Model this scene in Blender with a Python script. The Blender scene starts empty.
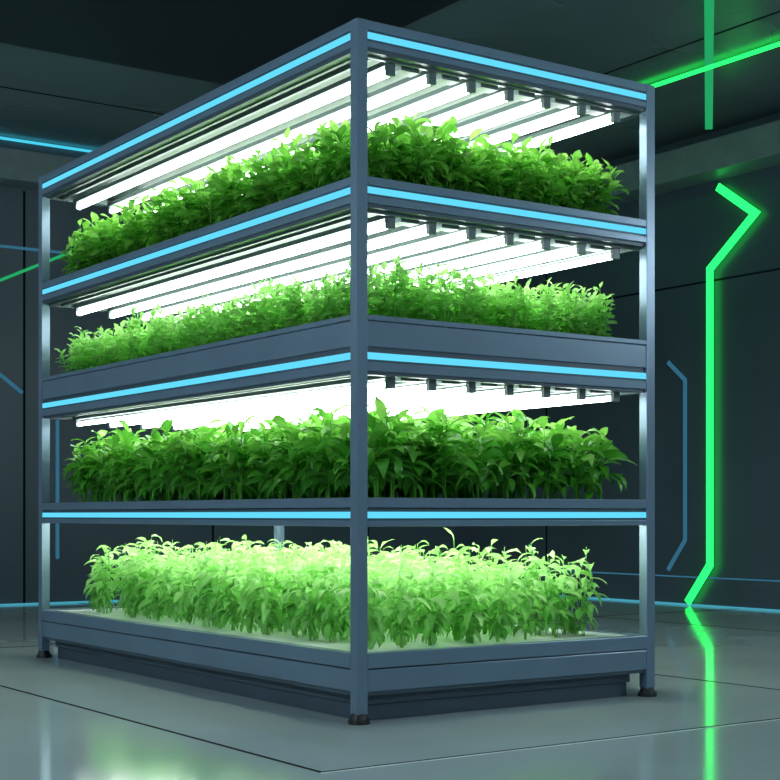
import bpy, bmesh, math
import numpy as np
from mathutils import Vector
rng=np.random.default_rng(7)
scene=bpy.context.scene
scene.view_settings.view_transform='Standard'
COL=scene.collection

# ------------------------------------------------------------ materials
def mat(name,color,rough=.5,metal=0.,var=.12,scale=6.,rvar=0.,bump=0.,spec=.5):
    m=bpy.data.materials.new(name); m.use_nodes=True
    nt=m.node_tree; b=nt.nodes['Principled BSDF']
    b.inputs['Metallic'].default_value=metal
    b.inputs['Specular IOR Level'].default_value=spec
    tc=nt.nodes.new('ShaderNodeTexCoord'); n=nt.nodes.new('ShaderNodeTexNoise')
    n.inputs['Scale'].default_value=scale; n.inputs['Detail'].default_value=4
    nt.links.new(tc.outputs['Object'],n.inputs['Vector'])
    r=nt.nodes.new('ShaderNodeValToRGB')
    r.color_ramp.elements[0].position=.3; r.color_ramp.elements[1].position=.7
    r.color_ramp.elements[0].color=[c*(1-var) for c in color]+[1]
    r.color_ramp.elements[1].color=[min(1,c*(1+var)) for c in color]+[1]
    nt.links.new(n.outputs['Fac'],r.inputs['Fac']); nt.links.new(r.outputs['Color'],b.inputs['Base Color'])
    mr=nt.nodes.new('ShaderNodeMapRange')
    mr.inputs['From Min'].default_value=.3; mr.inputs['From Max'].default_value=.7
    mr.inputs['To Min'].default_value=max(0,rough-rvar); mr.inputs['To Max'].default_value=rough+rvar
    nt.links.new(n.outputs['Fac'],mr.inputs['Value']); nt.links.new(mr.outputs['Result'],b.inputs['Roughness'])
    if bump>0:
        bp=nt.nodes.new('ShaderNodeBump'); bp.inputs['Strength'].default_value=bump; bp.inputs['Distance'].default_value=.01
        nt.links.new(n.outputs['Fac'],bp.inputs['Height']); nt.links.new(bp.outputs['Normal'],b.inputs['Normal'])
    return m
def emis(name,color,strength):
    m=bpy.data.materials.new(name); m.use_nodes=True
    nt=m.node_tree; nt.nodes.clear()
    e=nt.nodes.new('ShaderNodeEmission'); e.inputs['Color'].default_value=(*color,1); e.inputs['Strength'].default_value=strength
    o=nt.nodes.new('ShaderNodeOutputMaterial'); nt.links.new(e.outputs[0],o.inputs[0]); return m
def leafmat(name,stops,trans=.35,rough=.4):
    m=bpy.data.materials.new(name); m.use_nodes=True
    nt=m.node_tree; nt.nodes.clear()
    at=nt.nodes.new('ShaderNodeAttribute'); at.attribute_name='leafv'
    r=nt.nodes.new('ShaderNodeValToRGB')
    el=r.color_ramp.elements
    el[0].position=stops[0][0]; el[0].color=(*stops[0][1],1)
    el[1].position=stops[-1][0]; el[1].color=(*stops[-1][1],1)
    for p,c in stops[1:-1]:
        e=el.new(p); e.color=(*c,1)
    nt.links.new(at.outputs['Fac'],r.inputs['Fac'])
    b=nt.nodes.new('ShaderNodeBsdfPrincipled'); b.inputs['Roughness'].default_value=rough
    b.inputs['Specular IOR Level'].default_value=.4
    t=nt.nodes.new('ShaderNodeBsdfTranslucent')
    nt.links.new(r.outputs[0],b.inputs['Base Color']); nt.links.new(r.outputs[0],t.inputs['Color'])
    mx=nt.nodes.new('ShaderNodeMixShader'); mx.inputs[0].default_value=trans
    nt.links.new(b.outputs[0],mx.inputs[1]); nt.links.new(t.outputs[0],mx.inputs[2])
    o=nt.nodes.new('ShaderNodeOutputMaterial'); nt.links.new(mx.outputs[0],o.inputs[0]); return m

M_frame=mat('painted_steel',(.16,.235,.32),.30,.25,var=.05,scale=3)
M_frame2=mat('painted_steel_dark',(.06,.09,.12),.42,.2,var=.08,scale=3)
M_refl=mat('fixture_reflector',(.12,.155,.155),.4,.1,var=.05)
M_fix=mat('fixture_housing',(.11,.145,.15),.4,.1,var=.06)
M_tray=mat('white_grow_tray',(.84,.88,.84),.5,0,var=.04,scale=20)
M_rub=mat('black_rubber',(.006,.006,.007),.5)
M_led=emis('cyan_led',(.115,.64,.88),1.15)
M_tube=emis('grow_tube',(.88,1.0,.96),16)
M_tube4=emis('grow_tube_low',(.90,1.0,.90),24)
M_green=emis('green_neon',(.012,.85,.09),3.0)
M_gdim=emis('green_neon_dim',(.02,.42,.14),.9)
M_cyan=emis('cyan_neon',(.06,.55,.75),1.2)
M_cyand=emis('cyan_neon_dim',(.06,.34,.45),1.0)
M_blue=emis('blue_neon_dim',(.035,.15,.24),.9)
M_floor=mat('polished_floor',(.50,.585,.58),.10,0,var=.06,scale=.7,rvar=.045,spec=1.0)
M_wall=mat('dark_wall_panel',(.056,.085,.108),.36,0,var=.12,scale=.8)
M_ceil=mat('gloss_ceiling',(.14,.19,.20),.28,0,var=.2,scale=.35,rvar=.05)
M_ceild=mat('ceiling_painted_shade',(.02,.026,.03),.3)  # near-black tone, shade put into the ceiling colour
M_seam=mat('dark_seam',(.006,.008,.01),.8,spec=.1)
M_corn=mat('cornice_panel',(.16,.205,.22),.4,0)
M_edge=mat('floor_edge_highlight',(.75,.82,.82),.3,.0)  # pale tone for the painted joint highlight

# ------------------------------------------------------------ mesh helpers
class Part:
    def __init__(s): s.bm=bmesh.new()
    def box(s,x0,x1,y0,y1,z0,z1):
        v=[s.bm.verts.new(p) for p in [(x0,y0,z0),(x1,y0,z0),(x1,y1,z0),(x0,y1,z0),(x0,y0,z1),(x1,y0,z1),(x1,y1,z1),(x0,y1,z1)]]
        for f in [(3,2,1,0),(4,5,6,7),(0,1,5,4),(1,2,6,5),(2,3,7,6),(3,0,4,7)]: s.bm.faces.new([v[i] for i in f])
    def cyl(s,p0,p1,r0,r1=None,n=14):
        r1=r0 if r1 is None else r1
        p0=Vector(p0);p1=Vector(p1);d=(p1-p0).normalized()
        a=d.orthogonal().normalized();b=d.cross(a)
        A=[];B=[]
        for i in range(n):
            t=2*math.pi*i/n;o=a*math.cos(t)+b*math.sin(t)
            A.append(s.bm.verts.new(p0+o*r0));B.append(s.bm.verts.new(p1+o*r1))
        for i in range(n):
            j=(i+1)%n; s.bm.faces.new([A[i],A[j],B[j],B[i]])
        s.bm.faces.new(A[::-1]);s.bm.faces.new(B)
    def done(s,name,m,parent=None,bevel=0.):
        me=bpy.data.meshes.new(name); s.bm.normal_update(); s.bm.to_mesh(me); s.bm.free()
        me.materials.append(m)
        o=bpy.data.objects.new(name,me); COL.objects.link(o)
        if parent: o.parent=parent
        if bevel:
            md=o.modifiers.new('bevel','BEVEL'); md.width=bevel; md.segments=2; md.limit_method='ANGLE'
        return o
def empty(name):
    e=bpy.data.objects.new(name,None); COL.objects.link(e); e.empty_display_size=.2; return e

# ------------------------------------------------------------ rack
W,L,H,P=1.754,3.62,3.0,.055
rack=empty('vertical_farm_rack')
posts=Part()
for x in (0,W-P):
    for y in (0,L-P): posts.box(x,x+P,y,y+P,.04,H)
posts.done('posts',M_frame,rack,.004)
feet=Part()
for x in (P/2,W-P/2):
    for y in (P/2,L-P/2):
        feet.cyl((x,y,0),(x,y,.018),.048,.046,20); feet.cyl((x,y,.018),(x,y,.045),.04,.03,20)
feet.done('feet',M_rub,rack)

def ring(part,z0,z1,out,th):
    part.box(out,out+th,P,L-P,z0,z1); part.box(W-out-th,W-out,P,L-P,z0,z1)
    part.box(P,W-P,out,out+th,z0,z1); part.box(P,W-P,L-out-th,L-out,z0,z1)
fr=Part(); frd=Part(); led=Part()
def ledband(zc,h=.027):
    ring(frd,zc-h*.5-.013,zc+h*.5+.013,.012,.03)
    ring(led,zc-h*.5,zc+h*.5,.006,.02)
ring(fr,2.962,3.0,.003,.05); ledband(2.937); ring(fr,2.885,2.912,.003,.05); ring(frd,2.868,2.885,.012,.04)
ring(fr,2.300,2.335,.003,.05); ledband(2.278); ring(fr,2.222,2.254,.003,.05); ring(frd,2.205,2.222,.014,.04)
ring(fr,1.722,1.745,.0,.055); ring(fr,1.61,1.72,.006,.045); ring(frd,1.595,1.61,.016,.03)
ledband(1.570,.029); ring(fr,1.505,1.545,.003,.05); ring(frd,1.49,1.505,.014,.04)
ring(fr,.922,.965,.003,.05); ledband(.890,.028); ring(fr,.84,.866,.003,.05)
ring(fr,.235,.30,.0,.055); ring(frd,.228,.235,.014,.04); ring(fr,.135,.228,.003,.05)
ring(frd,.118,.135,.012,.05)
fr.done('rails',M_frame,rack,.003); frd.done('rail_grooves',M_frame2,rack); led.done('led_accent_strips',M_led,rack)
pl=Part()
pl.box(.07,W-.10,.07,L-.10,.07,.13); pl.box(.082,W-.112,.082,L-.112,0,.07)
pl.done('plinth',M_frame2,rack,.004)
tr=Part()
for z in (2.27,1.66,.925): tr.box(.05,W-.05,.05,L-.05,z,z+.03)
tr.box(.05,W-.05,.05,L-.05,.20,.292)
tr.done('grow_trays',M_tray,rack,.003)
cp=Part()
for z in (2.905,2.235,1.535,.895): cp.box(.045,W-.045,.045,L-.045,z,z+.012)
cp.done('tier_reflector_panels',M_refl,rack)
fx=Part(); tb=Part(); tb4=Part()
NT=7; X0=.23; DX=(1.57-.23)/(NT-1)
for (zt,rt) in ((2.828,.0175),(2.16,.0165),(1.462,.013),(.868,.012)):
    for i in range(NT):
        x=X0+i*DX
        t=tb4 if zt<1 else tb
        t.cyl((x,.10,zt),(x,L-.10,zt),rt)
        if zt>1:
            fx.box(x-.022,x+.022,.075,L-.075,zt+.026,zt+.05)
            for y in (.075,L-.1): fx.box(x-.02,x+.02,y,y+.025,zt-.018,zt+.03)
            if i<NT-1:
                xm=x+DX/2
                for y in (.09,L-.16): fx.box(xm-.05,xm+.05,y,y+.07,zt+.02,zt+.065)
    if zt>1:
        for y in (.055,L-.075): fx.box(.05,W-.05,y,y+.02,zt+.032,zt+.07)
        for x in (.056,.12,W-.140,W-.076): fx.box(x,x+.02,.05,L-.05,zt+.035,zt+.07)
fx.done('lamp_fixtures',M_fix,rack,.002)
tb.done('grow_light_tubes',M_tube,rack); tb4.done('grow_light_tubes_low',M_tube4,rack)

# ------------------------------------------------------------ plants
def build_crop(name,m,z0,spacing,nst,hgt,hvar,spread,nleaf,LL,WW,e_top,e_low,droop,u0,stem_r,x0,x1,y0,y1,shape=1.0,fold=.25,zmax=9.):
    xs=np.linspace(x0,x1,round((x1-x0)/spacing)+1); ys=np.linspace(y0,y1,round((y1-y0)/spacing)+1)
    gx,gy=np.meshgrid(xs,ys); n=gx.size
    px=gx.ravel()+rng.normal(0,spacing*.16,n); py=gy.ravel()+rng.normal(0,spacing*.16,n)
    px=np.clip(px,x0-.02,x1+.02); py=np.clip(py,y0-.02,y1+.02)
    ph=hgt*(1+rng.normal(0,hvar,n))
    pid=np.repeat(np.arange(n),nst); ns=pid.size
    az=rng.uniform(0,2*np.pi,ns); rad=spread*np.sqrt(rng.uniform(.0,1,ns))
    sh=ph[pid]*(1-.25*(rad/spread)**2)*rng.uniform(.82,1.05,ns)
    base=np.stack([px[pid]+rng.normal(0,.006,ns),py[pid]+rng.normal(0,.006,ns),np.full(ns,z0)],1)
    off=np.stack([np.cos(az)*rad,np.sin(az)*rad],1)
    def spos(si,u):
        p=base[si].copy(); p[:,0]+=off[si,0]*u**1.3; p[:,1]+=off[si,1]*u**1.3; p[:,2]+=sh[si]*u; return p
    V=[];F=[];A=[];nv=0
    K=4; ring_n=3; us=np.linspace(0,1,K)
    sv=np.zeros((ns,K,ring_n,3))
    for k,u in enumerate(us):
        c=spos(np.arange(ns),np.full(ns,u)); r=stem_r*(1-.5*u)
        for j in range(ring_n):
            a=2*np.pi*j/ring_n
            sv[:,k,j]=c+np.array([np.cos(a)*r,np.sin(a)*r,0])
    idx=np.arange(ns*K*ring_n).reshape(ns,K,ring_n)
    q=[]
    for k in range(K-1):
        for j in range(ring_n):
            j2=(j+1)%ring_n
            q.append(np.stack([idx[:,k,j],idx[:,k,j2],idx[:,k+1,j2],idx[:,k+1,j]],1))
    V.append(sv.reshape(-1,3));F.append(np.concatenate(q));A.append(np.full(ns*K*ring_n,.55));nv+=ns*K*ring_n
    si=np.repeat(np.arange(ns),nleaf); N=si.size
    k=np.tile(np.arange(nleaf),ns)
    u=u0+(1-u0)*(k+rng.uniform(0,.8,N))/nleaf; u=np.clip(u,0,1)
    laz=k*2.4+rng.uniform(0,2*np.pi,ns)[si]+rng.normal(0,.35,N)
    el=e_low+(e_top-e_low)*u**2+rng.normal(0,.22,N)
    ln=LL*(1.1-.45*np.abs(u-.6)/.6)*rng.uniform(.7,1.2,N); wd=WW*ln/LL*rng.uniform(.85,1.15,N)
    dr=droop*rng.uniform(.6,1.4,N); roll=rng.normal(0,.3,N)
    p0=spos(si,u)
    ts=np.array([0,.16,.38,.62,.83,1.0]); R=len(ts)
    wp=np.array([.06,.45,1.0,.85,.42,.03]) if shape>=1 else np.array([.05,.3,.8,1.0,.6,.05])
    Hh=np.stack([np.cos(laz),np.sin(laz),np.zeros(N)],1); S0=np.stack([-np.sin(laz),np.cos(laz),np.zeros(N)],1)
    Z=np.array([0,0,1.])
    lv=np.zeros((N,R,3,3)); cpos=p0.copy(); tw=rng.normal(0,.25,N)
    for i in range(R):
        if i>0:
            dt=ts[i]-ts[i-1]; ang=el-dr*(ts[i]+ts[i-1])/2
            cpos=cpos+(Hh*np.cos(ang)[:,None]+Z*np.sin(ang)[:,None])*(ln*dt)[:,None]
        ang=el-dr*ts[i]
        up=-Hh*np.sin(ang)[:,None]+Z*np.cos(ang)[:,None]
        rr=roll+tw*ts[i]
        S=S0*np.cos(rr)[:,None]+up*np.sin(rr)[:,None]; U=up*np.cos(rr)[:,None]-S0*np.sin(rr)[:,None]
        hw=(wd*wp[i]*.5)[:,None]
        wav=(rng.normal(0,.10,(N,2)))
        lv[:,i,0]=cpos-S*hw+U*hw*(fold+wav[:,:1]); lv[:,i,1]=cpos; lv[:,i,2]=cpos+S*hw+U*hw*(fold+wav[:,1:])
    lv[:,:,:,0]=np.clip(lv[:,:,:,0],.022,W-.022)
    lv[:,:,:,1]=np.clip(lv[:,:,:,1],.022,L-.022)
    lv[:,:,:,2]=np.maximum(lv[:,:,:,2],z0+.004)
    keep=lv[:,:,:,2].reshape(N,-1).max(1)<zmax
    lv=lv[keep]; u=u[keep]; N=int(keep.sum())
    idx=np.arange(N*R*3).reshape(N,R,3)+nv; q=[]
    for i in range(R-1):
        for j in (0,1): q.append(np.stack([idx[:,i,j],idx[:,i,j+1],idx[:,i+1,j+1],idx[:,i+1,j]],1))
    V.append(lv.reshape(-1,3));F.append(np.concatenate(q))
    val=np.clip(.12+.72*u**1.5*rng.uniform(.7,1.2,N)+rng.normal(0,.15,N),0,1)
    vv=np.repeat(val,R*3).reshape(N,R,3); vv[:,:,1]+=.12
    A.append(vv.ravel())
    V=np.concatenate(V);F=np.concatenate(F).astype(np.int32);A=np.concatenate(A)
    me=bpy.data.meshes.new(name)
    me.vertices.add(len(V)); me.vertices.foreach_set('co',V.astype(np.float32).ravel())
    me.loops.add(F.size); me.loops.foreach_set('vertex_index',F.ravel())
    me.polygons.add(len(F)); me.polygons.foreach_set('loop_start',np.arange(0,F.size,4,dtype=np.int32))
    try: me.polygons.foreach_set('loop_total',np.full(len(F),4,dtype=np.int32))
    except Exception: pass
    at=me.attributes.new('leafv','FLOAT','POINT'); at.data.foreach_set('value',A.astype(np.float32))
    me.polygons.foreach_set('use_smooth',np.ones(len(F),dtype=bool))
    me.update(calc_edges=True); me.validate()
    me.materials.append(m)
    o=bpy.data.objects.new(name,me); COL.objects.link(o); return o

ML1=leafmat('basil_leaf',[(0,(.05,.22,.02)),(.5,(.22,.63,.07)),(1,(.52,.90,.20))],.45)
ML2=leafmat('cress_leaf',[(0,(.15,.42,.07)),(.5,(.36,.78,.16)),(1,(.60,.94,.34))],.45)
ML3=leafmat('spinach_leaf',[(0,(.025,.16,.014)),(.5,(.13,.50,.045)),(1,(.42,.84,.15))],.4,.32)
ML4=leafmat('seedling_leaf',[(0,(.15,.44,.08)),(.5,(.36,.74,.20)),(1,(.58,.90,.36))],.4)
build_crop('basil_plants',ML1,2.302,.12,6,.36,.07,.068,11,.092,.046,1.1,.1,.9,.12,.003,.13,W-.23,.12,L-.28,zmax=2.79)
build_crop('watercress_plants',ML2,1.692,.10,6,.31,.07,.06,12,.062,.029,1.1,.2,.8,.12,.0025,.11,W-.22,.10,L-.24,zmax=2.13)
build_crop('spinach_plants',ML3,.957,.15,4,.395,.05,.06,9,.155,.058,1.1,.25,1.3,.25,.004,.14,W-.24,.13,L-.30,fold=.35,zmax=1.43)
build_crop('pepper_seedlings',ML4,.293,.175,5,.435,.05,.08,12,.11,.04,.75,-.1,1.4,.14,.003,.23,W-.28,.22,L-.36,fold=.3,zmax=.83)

# ------------------------------------------------------------ room
RX0,RX1,RY0,RY1,RZ=-6.5,7.26,-8.0,8.87,4.6
def slab(name,m,*b):
    p=Part(); p.box(*b); return p.done(name,m)
floor=slab('floor',M_floor,RX0-.2,RX1+.2,RY0-.2,RY1+.2,-.2,0)
ceiling=slab('ceiling',M_ceil,RX0-.2,RX1+.2,RY0-.2,RY1+.2,RZ,RZ+.2)
wr=slab('wall_right',M_wall,RX1,RX1+.2,RY0-.2,RY1+.2,0,RZ)
wb=slab('wall_back',M_wall,RX0-.2,RX1,RY1,RY1+.2,0,RZ)
slab('wall_left',M_wall,RX0-.2,RX0,RY0-.2,RY1,0,RZ)
slab('wall_front',M_wall,RX0,RX1,RY0-.2,RY0,0,RZ)
s=Part()
for x in (-.735,2.46,5.4): s.box(x-.008,x+.008,-.89 if x<0 else RY0,RY1,0,.0015)
for y in (-.89,4.4): s.box(-.735 if y<0 else RX0,RX1,y-.009,y+.009,0,.0015)
s.done('floor_seams',M_seam,floor)
s=Part(); s.box(-.745,RX1,-.909,-.901,0,.0018); s.done('floor_edge_highlight',M_edge,floor)  # bright strip paints the highlight along the tile joint edge
s=Part()
for y in (-6,-3,0,1.6,3.2,5.55,7.2): s.box(RX1-.004,RX1,y-.012,y+.012,0,4.1)
s.box(RX1-.004,RX1,RY0,RY1,3.15,3.17)
s.done('panel_seams',M_seam,wr)
s=Part()
for x in (-5,-2.5,0,1.9,4,6): s.box(x-.012,x+.012,RY1-.004,RY1,0,4.1)
s.done('panel_seams',M_seam,wb)
c=Part(); c.box(RX1-.35,RX1,RY0,RY1,4.12,4.42); c.done('trim_1',M_corn,None,.01)
c=Part(); c.box(RX0,RX1-.35,RY1-.35,RY1,4.12,4.42); c.done('trim_2',M_corn,None,.01)
c=Part(); c.box(RX1-.03,RX1,RY0,RY1,0,.016); c.done('baseboard_right',M_cyand)
c=Part(); c.box(RX0,RX1-.03,RY1-.03,RY1,0,.016); c.done('baseboard_back',M_cyand)
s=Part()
s.box(-.6,3.0,.8,6.0,RZ-.02,RZ); s.done('ceiling_painted_shade',M_ceild,ceiling,.01)  # dark sheet standing in for the soft shade on the ceiling over the rack
s=Part()
for x in (-3,5.1,): s.box(x-.01,x+.01,RY0,RY1,RZ-.004,RZ)
for y in (-2,7.2): s.box(RX0,RX1,y-.01,y+.01,RZ-.004,RZ)
s.done('ceiling_seams',M_seam,ceiling)

def ribbon(name,pts,w,m,plane,c,th=.015,parent=None):
    pts=[Vector(p) for p in pts]; n=len(pts); a=[];b=[]
    for i,p in enumerate(pts):
        d0=(p-pts[i-1]).normalized() if i>0 else None
        d1=(pts[i+1]-p).normalized() if i<n-1 else None
        d0=d0 or d1; d1=d1 or d0
        n0=Vector((-d0.y,d0.x)); n1=Vector((-d1.y,d1.x)); mm=(n0+n1).normalized(); k=w/2/max(.3,mm.dot(n0))
        a.append(p+mm*k); b.append(p-mm*k)
    def P3(q,dd):
        return (c-dd,q.x,q.y) if plane=='X' else ((q.x,c-dd,q.y) if plane=='Y' else (q.x,q.y,c-dd))
    bm=bmesh.new(); vs=[]
    for i in range(n): vs.append([bm.verts.new(P3(a[i],.001)),bm.verts.new(P3(b[i],.001)),bm.verts.new(P3(b[i],th)),bm.verts.new(P3(a[i],th))])
    for i in range(n-1):
        for j in range(4):
            k=(j+1)%4; bm.faces.new([vs[i][j],vs[i][k],vs[i+1][k],vs[i+1][j]])
    bm.faces.new(vs[0]); bm.faces.new(vs[-1][::-1])
    bmesh.ops.recalc_face_normals(bm,faces=bm.faces)
    me=bpy.data.meshes.new(name); bm.to_mesh(me); bm.free(); me.materials.append(m)
    o=bpy.data.objects.new(name,me); COL.objects.link(o)
    if parent: o.parent=parent
    return o
ribbon('green_neon_strip',[(5.03,.03),(4.735,.406),(4.735,3.264),(4.17,3.71),(4.633,4.04)],.075,M_green,'X',RX1-.045,.02)
ribbon('blue_neon_strip',[(5.34,2.42),(5.107,2.224),(5.107,.643),(5.34,.34)],.04,M_blue,'X',RX1)
ribbon('accent_line',[(RY0+.1,.28),(RY1-.1,.28)],.014,M_blue,'X',RX1,parent=wr)
ribbon('neon_line_green',[(-1,2.71),(1.35,3.05),(2.9,3.79)],.03,M_gdim,'Y',RY1,parent=wb)
ribbon('neon_line_blue',[(-3,3.53),(3,3.53)],.025,M_blue,'Y',RY1,parent=wb)
ribbon('neon_line_diagonal',[(.6,2.9),(1.657,2.265),(1.878,2.098)],.035,M_blue,'Y',RY1,parent=wb)
ribbon('neon_line_upright',[(2.244,2.0),(2.244,.45)],.035,M_blue,'Y',RY1,parent=wb)
ribbon('neon_line_long',[(5.62,RY0+.2),(5.62,RY1-.2)],.05,M_green,'Z',RZ-.02,.018,parent=ceiling)
ribbon('neon_line_cross',[(7.1,4.65),(3.6,1.37)],.07,M_gdim,'Z',RZ-.005,.015,parent=ceiling)
p=Part(); p.box(RX0+.1,RX1-.1,RY1-.06,RY1-.035,RZ-.03,RZ-.008); p.done('neon_line_cyan',M_cyan,ceiling)

# ------------------------------------------------------------ added fill globes behind / beside the viewer, to lift the ambient light
def fill_globe(x,y,z,r,power):
    e=empty('added_fill_lamp')
    bm=bmesh.new(); bmesh.ops.create_uvsphere(bm,u_segments=24,v_segments=14,radius=r)
    for v in bm.verts: v.co+=Vector((x,y,z))
    me=bpy.data.meshes.new('fill_globe'); bm.to_mesh(me); bm.free(); me.materials.append(emis('fill_glow',(.76,.92,1.0),power))
    o=bpy.data.objects.new('fill_globe',me); COL.objects.link(o); o.parent=e
    c=Part(); c.cyl((x,y,z+r*.95),(x,y,RZ-.02),.008); c.cyl((x,y,RZ-.03),(x,y,RZ),.06); c.cyl((x,y,z+r*.9),(x,y,z+r*1.15),.05); c.done('cord',M_rub,e)
fill_globe(-5.3,-1.0,3.0,.3,90)
fill_globe(-5.3,4.5,3.0,.3,60)
fill_globe(1.2,-6.2,3.0,.3,72)
fill_globe(5.6,-3.2,3.0,.3,64)
w=bpy.data.worlds.new('world'); scene.world=w; w.use_nodes=True
w.node_tree.nodes['Background'].inputs[0].default_value=(.02,.03,.035,1)

# ------------------------------------------------------------ camera
cd=bpy.data.cameras.new('camera'); cd.sensor_width=36; cd.lens=36*1475/780; cd.shift_y=125/780; cd.clip_end=100
co=bpy.data.objects.new('camera',cd); co.location=(-3.443,-5.217,.89); co.rotation_euler=(math.pi/2,0,-math.radians(34.7))
COL.objects.link(co); scene.camera=co
